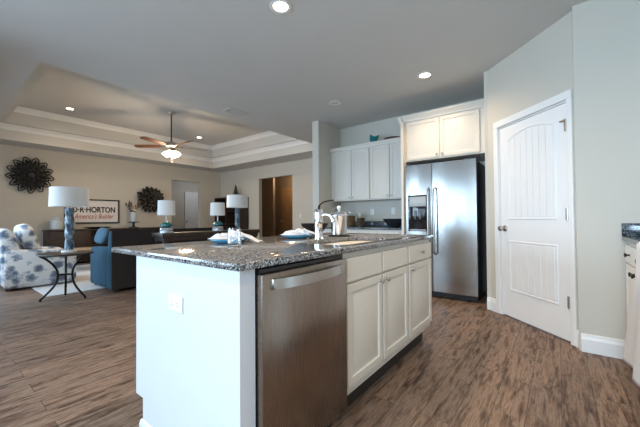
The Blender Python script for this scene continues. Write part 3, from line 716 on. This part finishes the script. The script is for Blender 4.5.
def jar(label, y, h, r):
    t = thing('ceramic_jar', label, 'jar', (-9.45,y,CH+.0005), 0, 'jars on the console')
    obj('body', lathe(NB(), [(0,0),(r*.8,0),(r,.02),(r*1.02,h*.55),(r*.95,h*.7),(r*.72,h*.78),(r*.66,h*.8),(0,h*.8)], 28), M['sage'], t)
    obj('lid', lathe(NB(), [(0,h*.802),(r*.75,h*.802),(r*.7,h*.87),(r*.25,h*.92),(r*.2,h),(0,h)], 24), M['sage'], t)
jar('taller pale lidded jar at the left end of the console', 2.02,.33,.12); jar('shorter pale lidded jar behind the twisted lamp column', 2.27,.26,.11)
t = thing('black_tray', 'low black tray on the console under the framed sign', 'tray', (-9.44,2.85,CH+.0005))
obj('tray_body', lathe(NB(), [(0,0),(.12,0),(.20,.03),(.23,.045),(.22,.05),(.12,.012),(0,.01)], 28, Matrix.Scale(1.4,4,(0,1,0))), M['iron'], t)
# framed sign
sg = thing('framed_sign', 'black framed builder name sign on the left wall above the console', 'sign', (XL,2.83,1.295))
bm = NB(); a, b = .61, .32
for q in ((-a,a,b-.035,b),(-a,a,-b,-b+.035),(-a,-a+.035,-b+.035,b-.035),(a-.035,a,-b+.035,b-.035)): bx(bm, .001,.03,q[0],q[1],q[2],q[3],.003,1)
obj('frame', bm, M['black'], sg, 0)
obj('sign_board', box(.002,.012,-a+.034,a-.034,-b+.034,b-.034), M['sign'], sg, 0)
def text(name, body, width, height, loc, m, par, off=0, shear=0):
    cu = bpy.data.curves.new(name, 'FONT'); cu.body = body; cu.align_x = 'CENTER'; cu.align_y = 'CENTER'; cu.offset = off; cu.shear = shear; cu.extrude = .004
    to = bpy.data.objects.new(name, cu); C.objects.link(to); bpy.context.view_layer.update()
    me = bpy.data.meshes.new_from_object(to.evaluated_get(bpy.context.evaluated_depsgraph_get())); bpy.data.objects.remove(to)
    xs = [v.co.x for v in me.vertices]; ys = [v.co.y for v in me.vertices]
    sx = width/(max(xs)-min(xs)); sy = height/(max(ys)-min(ys)); cx = (max(xs)+min(xs))/2; cy = (max(ys)+min(ys))/2
    for v in me.vertices: v.co = Vector((v.co.z*.6, (v.co.x-cx)*sx, (v.co.y-cy)*sy))
    me.materials.clear(); me.materials.append(m)
    o = bpy.data.objects.new(name, me); C.objects.link(o); o.parent = par; o.location = loc; return o
text('lettering', 'D\u00b7R\u00b7HORTON', .95, .155, (.0145,.03,.045), M['ink'], sg, .03)
text('script_lettering', "America's Builder", .88, .13, (.0145,.03,-.125), M['redink'], sg, 0, .35)
# vase of flowers on a pedestal
t = thing('pedestal_stand', 'small black pedestal stand on the console right of the sign', 'stand', (-9.44,3.70,CH+.0005))
obj('stand_body', lathe(NB(), [(0,0),(.13,0),(.13,.012),(.03,.03),(.024,.10),(.03,.14),(.15,.155),(.15,.17),(0,.17)], 28), M['iron'], t)
t = thing('flower_vase', 'glass cylinder vase of dried cream flowers on the black pedestal', 'vase', (-9.44,3.70,CH+.1712))
obj('vase_body', lathe(NB(), [(0,0),(.07,0),(.075,.02),(.08,.27),(.074,.27),(.068,.02),(0,.012)], 24), M['sage'], t)
bm = NB(); fl = NB()
for i in range(26):
    a = random.random()*2*PI; s = random.uniform(.05,.22); h = random.uniform(.36,.56)
    tube(bm, bez([(0,0,.02),(math.cos(a)*s*.3,math.sin(a)*s*.3,.26),(math.cos(a)*s,math.sin(a)*s,h)],4), .004, 5)
    if i % 2: lathe(bm, [(0,-.05),(.014,-.02),(.018,0),(.010,.05),(0,.07)], 7, T(math.cos(a)*s,math.sin(a)*s,h))
for i in range(9):
    a = random.random()*2*PI; s = random.uniform(.02,.13); h = random.uniform(.29,.42)
    for q in range(7): blob(fl, .034,.02,.012, T(math.cos(a)*s,math.sin(a)*s,h)@Rz(2*PI*q/7)@T(.03,0,0)@Ry(-.5), 2, 5)
obj('stem', bm, M['twig'], t); obj('blossom', fl, M['petal'], t, label='cream blossoms')
# wreaths
def petal_loop(bm, L, wd, mx, r=.011, lift=.05):
    pts = []
    for i in range(17):
        s = i/16; a = 2*PI*s
        x = L*(.5-.5*math.cos(a)); y = wd*math.sin(a)*(1+.25*math.cos(a))
        pts.append((x, y, lift*math.sin(PI*(.5-.5*math.cos(a)))))
    tube(bm, pts, r, 6, mx)
def leafp(bm, L, wd, mx, curl=.05, n=7):
    rows = []
    for i in range(n+1):
        s = i/n; hw = wd*math.sin(PI*min(.999,s*.94+.03))**.7
        z = curl*math.sin(PI*s*.9); rows.append([bm.verts.new(mx@Vector((L*s, y, z+abs(y)*.35))) for y in (-hw,-hw*.4,0,hw*.4,hw)])
    for a, b in zip(rows, rows[1:]):
        for j in range(4): bm.faces.new((a[j],a[j+1],b[j+1],b[j]))
t = thing('wall_wreath', 'open black metal petal wreath on the left wall above the armchair', 'wreath', (XL+.03,1.595,2.115)); FACE = Ry(PI/2)
bm = NB()
for k_, (n, L, r0, wd, z) in enumerate(((13,.30,.12,.075,.02),(12,.24,.09,.06,.05),(9,.17,.03,.05,.08))):
    for i in range(n):
        mx = FACE@Rz(2*PI*(i+.4*k_)/n)@T(r0,0,z); petal_loop(bm, L, wd, mx, .013); leafp(bm, L*.72, wd*.45, mx@T(L*.12,0,0), .03)
obj('petals', bm, M['wreath'], t); obj('centre', lathe(NB(), [(0,.12),(.06,.11),(.09,.07),(.10,-.02),(0,-.02)], 20, FACE), M['wreath'], t)
t = thing('wall_wreath', 'dense black ruffled wreath on the left wall beside the doorway', 'wreath', (XL+.03,4.235,1.675))
bm = NB()
for k_, (n, L, r0, wd, z) in enumerate(((18,.22,.20,.07,.02),(16,.20,.15,.065,.055),(13,.17,.09,.06,.085),(9,.13,.03,.05,.11))):
    for i in range(n):
        leafp(bm, L*random.uniform(.9,1.06), wd, FACE@Rz(2*PI*(i+.5*k_)/n+random.uniform(-.07,.07))@T(r0,0,z)@Ry(random.uniform(-.5,.05)), .05)
obj('petals', bm, M['wreath'], t); obj('centre', lathe(NB(), [(0,.12),(.05,.11),(.22,.04),(.24,-.02),(0,-.02)], 20, FACE), M['wreath'], t)
# rug
t = obj('area_rug', box(-8.9,-5.62,1.10,4.6,.0,.012,.004), M['rug']); tag(t, 'pale area rug on the plank floor under the seating', 'rug')
# slipcovered armchair (right side towards the camera, facing away along +Y)
ch = thing('armchair', 'slipcovered armchair in white and blue floral fabric beside the side table', 'armchair', (-6.93,1.2,.0135))
bm = NB(); bx(bm, -.42,.42,-.40,.44,.02,.42,.03,3); obj('skirted_base', bm, M['floral'], ch)
for s in (-1,1):
    bm = NB(); poly = [(-.42,.05),(.46,.05),(.46,.50),(.42,.55),(.30,.575),(-.25,.60),(-.36,.62),(-.42,.60)]
    prism(bm, poly, 'x', s*.30, s*.43, bev=.03); obj('arm', bm, M['floral'], ch, 50)
bm = NB(); poly = [(-.24,.30),(-.18,.42),(-.30,.84),(-.34,.91),(-.40,.94),(-.46,.91),(-.47,.80),(-.45,.40),(-.42,.06),(-.26,.06)]
prism(bm, poly, 'x', -.415, .415, bev=.035); obj('backrest', bm, M['floral'], ch, 50)
bm = blob(NB(), .29,.32,.085, T(0,.11,.47), 4); obj('seat_cushion', bm, M['floral'], ch, 60)
bm = blob(NB(), .29,.11,.26, T(.0,-.10,.74)@Rx(math.radians(16)), 3.2); obj('back_cushion', bm, M['floral'], ch, 60)
for x in (-.36,.36):
    for y in (-.36,.38): obj('foot', box(x-.03,x+.03,y-.03,y+.03,0,.05), M['dwood'], ch, 0)
# coffee table
t = thing('coffee_table', 'tan wooden coffee table behind the armchair', 'coffee table', (-8.15,1.95,.0125))
obj('table_top', box(-.35,.35,-.55,.55,.40,.44,.006), M['tan'], t)
for x in (-.31,.27):
    for y in (-.51,.47): obj('leg', box(x,x+.04,y,y+.04,0,.3995), M['tan'], t, 0)
# round iron side table
SX, SY = -5.32, 1.24
st = thing('side_table', 'round side table with curved black iron legs beside the blue sofa', 'side table', (SX,SY,.0))
obj('table_top', lathe(NB(), [(0,.595),(.27,.595),(.305,.602),(.31,.612),(.305,.622),(0,.622)], 48), M['dwood'], st)
for i, a in enumerate((-102,38,168)):
    ca, sa = math.cos(math.radians(a)), math.sin(math.radians(a))
    pts = bez([(ca*.27,sa*.27,.594),(ca*.20,sa*.20,.545),(ca*.115,sa*.115,.44),(ca*.085,sa*.085,.33),(ca*.115,sa*.115,.20),(ca*.21,sa*.21,.075),(ca*.255,sa*.255,.03),(ca*.26,sa*.26,.002)])
    obj('leg', tube(NB(), pts, .0135, 10), M['iron'], st)
bm = NB()
for a in (-102,38,168): tube(bm, [(0,0,.33),(math.cos(math.radians(a))*.085,math.sin(math.radians(a))*.085,.33)], .013, 8)
obj('stretcher', bm, M['iron'], st)
# tall twisted lamp, twice
def twisted_lamp(label, loc):
    t = thing('table_lamp', label, 'table lamp', loc, 0, 'tall lamps with twisted blue columns')
    obj('foot', lathe(NB(), [(0,0),(.085,0),(.09,.012),(.085,.03),(.06,.036),(0,.036)], 32), M['whitec'], t)
    bm = NB(); rows = []; nz, ns = 60, 28
    for i in range(nz+1):
        s = i/nz; z = .037+.57*s
        rows.append([bm.verts.new(((.046+.007*math.sin(4*(2*PI*k/ns)+s*22))*math.cos(2*PI*k/ns), (.046+.007*math.sin(4*(2*PI*k/ns)+s*22))*math.sin(2*PI*k/ns), z)) for k in range(ns)])
    for a, b in zip(rows, rows[1:]):
        for q in range(ns): bm.faces.new((a[q],a[(q+1)%ns],b[(q+1)%ns],b[q]))
    bm.faces.new(rows[0][::-1]); bm.faces.new(rows[-1]); obj('column', bm, M['blueg'], t, 60)
    obj('stem', tube(NB(), [(0,0,.606),(0,0,.70)], .008, 8), M['nickel'], t)
    obj('lamp_shade', lathe(NB(), [(.213,.625),(.220,.625),(.215,.885),(.208,.885)], 48, close=True), M['shade'], t)
    obj('bulb', lathe(NB(), [(0,.70),(.014,.70),(.016,.73),(.030,.77),(.022,.80),(0,.806)], 16), M['whitec'], t)
    bm = NB()
    for a in range(3): tube(bm, [(0,0,.70),(.2125*math.cos(a*2*PI/3),.2125*math.sin(a*2*PI/3),.70)], .003, 6)
    obj('shade_spider', bm, M['nickel'], t); return t
tl = twisted_lamp('tall lamp with twisted blue column on the round iron side table', (SX-.0,SY+.035,.6225))
# sofa
SOX0, SOX1, SOY0, SOY1 = -6.10,-5.10,1.72,3.92
so = thing('sofa', 'long blue sofa with its back to the kitchen island', 'sofa', ((SOX0+SOX1)/2,(SOY0+SOY1)/2,.0125)); hx, hy = .46, 1.10
obj('base', box(-hx+.02,hx-.02,-hy+.13,hy-.13,.05,.34,.02), M['blueshade'], so)
bm = NB(); prism(bm, [(.46,.03),(.46,.84),(.44,.885),(.39,.89),(.34,.86),(.24,.40),(.24,.03)], 'y', -hy,hy, bev=.02); obj('backrest', bm, M['blueshade'], so, 50)
for s in (-1,1):
    bm = NB(); prism(bm, [(.30,.03),(.30,.66),(-.10,.63),(-.34,.63),(-.43,.60),(-.45,.53),(-.45,.03)], 'y', s*(hy-.14), s*(hy+.005), bev=.035); obj('arm', bm, M['blueshade'], so, 50)
for i in range(3):
    y = -hy+.14+(2*hy-.28)/3*(i+.5); obj('seat_cushion', blob(NB(), .33,(2*hy-.30)/6,.085, T(-.10,y,.42), 5), M['blueshade'], so, 60)
    obj('back_cushion', blob(NB(), .09,(2*hy-.30)/6,.22, T(.18,y,.66)@Ry(.25), 3.5), M['blueshade'], so, 60)
obj('shaded_back', box(.4605,.468,-hy+.004,hy-.004,.032,.897,.003), M['brown'], so, 0, 'outer back coloured dark to stand for its shade')  # shade on the blue sofa's rear, built as a dark sheet
for x in (-.38,.38):
    for y in (-hy+.08,hy-.08): obj('leg', box(x-.03,x+.03,y-.03,y+.03,0,.045), M['dwood'], so, 0)
t = obj('throw_pillow', blob(NB(), .05,.22,.13, None, 3), fabric('light_blue_fabric', (.03,.085,.13), (.075,.15,.21)), None, 60)
tag(t, 'light blue throw pillow leaning over the near arm of the sofa', 'pillow', None); t.location = (-5.74,1.79,.815); t.rotation_euler = (math.radians(4),math.radians(20),math.radians(90))
# sofa table with the two small lamps
tb = thing('sofa_table', 'long narrow dark table behind the sofa holding two small lamps', 'table', (-4.70,3.08,0))
obj('table_top', box(-.17,.17,-.92,.92,.80,.862,.003), M['dwood'], tb)
obj('apron', box(-.15,.15,-.89,.89,.745,.7995), M['dwood'], tb, 0)
for x in (-.14,.08):
    for y in (-.88,.82): obj('leg', box(x,x+.06,y,y+.06,0,.7445), M['dwood'], tb, 0)
obj('lower_shelf', box(-.13,.13,-.81,.81,.16,.185), M['dwood'], tb, 0)
def small_lamp(label, loc):
    t = thing('table_lamp', label, 'table lamp', loc, 0, 'small lamps on the sofa table')
    obj('foot', lathe(NB(), [(0,0),(.10,0),(.10,.02),(.085,.03),(.095,.045),(.085,.075),(.055,.08),(0,.08)], 28), mat('cut_glass', (.55,.57,.58), .12, .6), t)
    obj('base', lathe(NB(), [(0,.0805),(.045,.0805),(.085,.10),(.085,.125),(.05,.155),(.02,.165),(0,.165)], 28), M['teal'], t, label='glossy teal base')
    obj('stem', tube(NB(), [(0,0,.163),(0,0,.33)], .010, 10), M['whitec'], t)
    obj('lamp_shade', lathe(NB(), [(.119,.265),(.124,.265),(.117,.487),(.112,.487)], 40, close=True), M['shade'], t)
    obj('bulb', lathe(NB(), [(0,.33),(.012,.33),(.014,.35),(.026,.38),(.018,.41),(0,.415)], 14), M['whitec'], t)
    bm = NB()
    for a in range(3): tube(bm, [(0,0,.32),(.119*math.cos(a*2*PI/3),.119*math.sin(a*2*PI/3),.32)], .0025, 6)
    obj('shade_spider', bm, M['nickel'], t); return t
a = small_lamp('small lamp with teal base at the near end of the sofa table', (-4.70,2.30,.8625))
dup(a, (-4.70,3.19,.8625), None, 'small lamp with teal base farther along the sofa table')
# end table and second twisted lamp
t = thing('end_table', 'dark wood end table at the far end of the sofa', 'end table', (-5.42,4.24,.0125))
obj('table_top', box(-.25,.25,-.25,.25,.63,.67,.004), M['dwood'], t)
for x in (-.23,.18):
    for y in (-.23,.18): obj('leg', box(x,x+.05,y,y+.05,0,.6295), M['dwood'], t, 0)
obj('shelf', box(-.2,.2,-.2,.2,.2,.225), M['dwood'], t, 0)
dup(tl, (-5.42,4.16,.6830), None, 'tall lamp with twisted blue column on the far dark end table')
# dark cabinet on the back wall
t = thing('bookcase', 'tall dark wood bookcase against the back wall behind the far lamp', 'bookcase', (-8.82,6.50,0))
bm = NB(); bx(bm, -.66,-.62,-.19,.22,0,1.80); bx(bm, .62,.66,-.19,.22,0,1.80); bx(bm, -.62,.62,.20,.22,0,1.80); bx(bm, -.62,.62,-.19,.20,1.76,1.80); bx(bm, -.62,.62,-.19,.20,.0,.08); bx(bm, -.02,.02,-.19,.2,.08,1.76); obj('carcase', bm, M['dwood'], t, 0)
for z in (.45,.88,1.32): obj('shelf', box(-.619,.619,-.18,.199,z,z+.025), M['dwood'], t, 0)
t = thing('tree_ornament', 'small dark cone tree ornament on top of the bookcase', 'ornament', (-8.55,6.50,1.8005))
bm = NB()
for q in range(5): lathe(bm, [(0,.10+.06*q+.09),(.11-.018*q,.10+.06*q),(.02,.11+.06*q)], 14, T())
obj('foliage', bm, M['olive'], t); obj('stand', lathe(NB(), [(0,0),(.06,0),(.06,.015),(.015,.02),(.015,.12),(0,.12)], 14), M['mwood'], t)
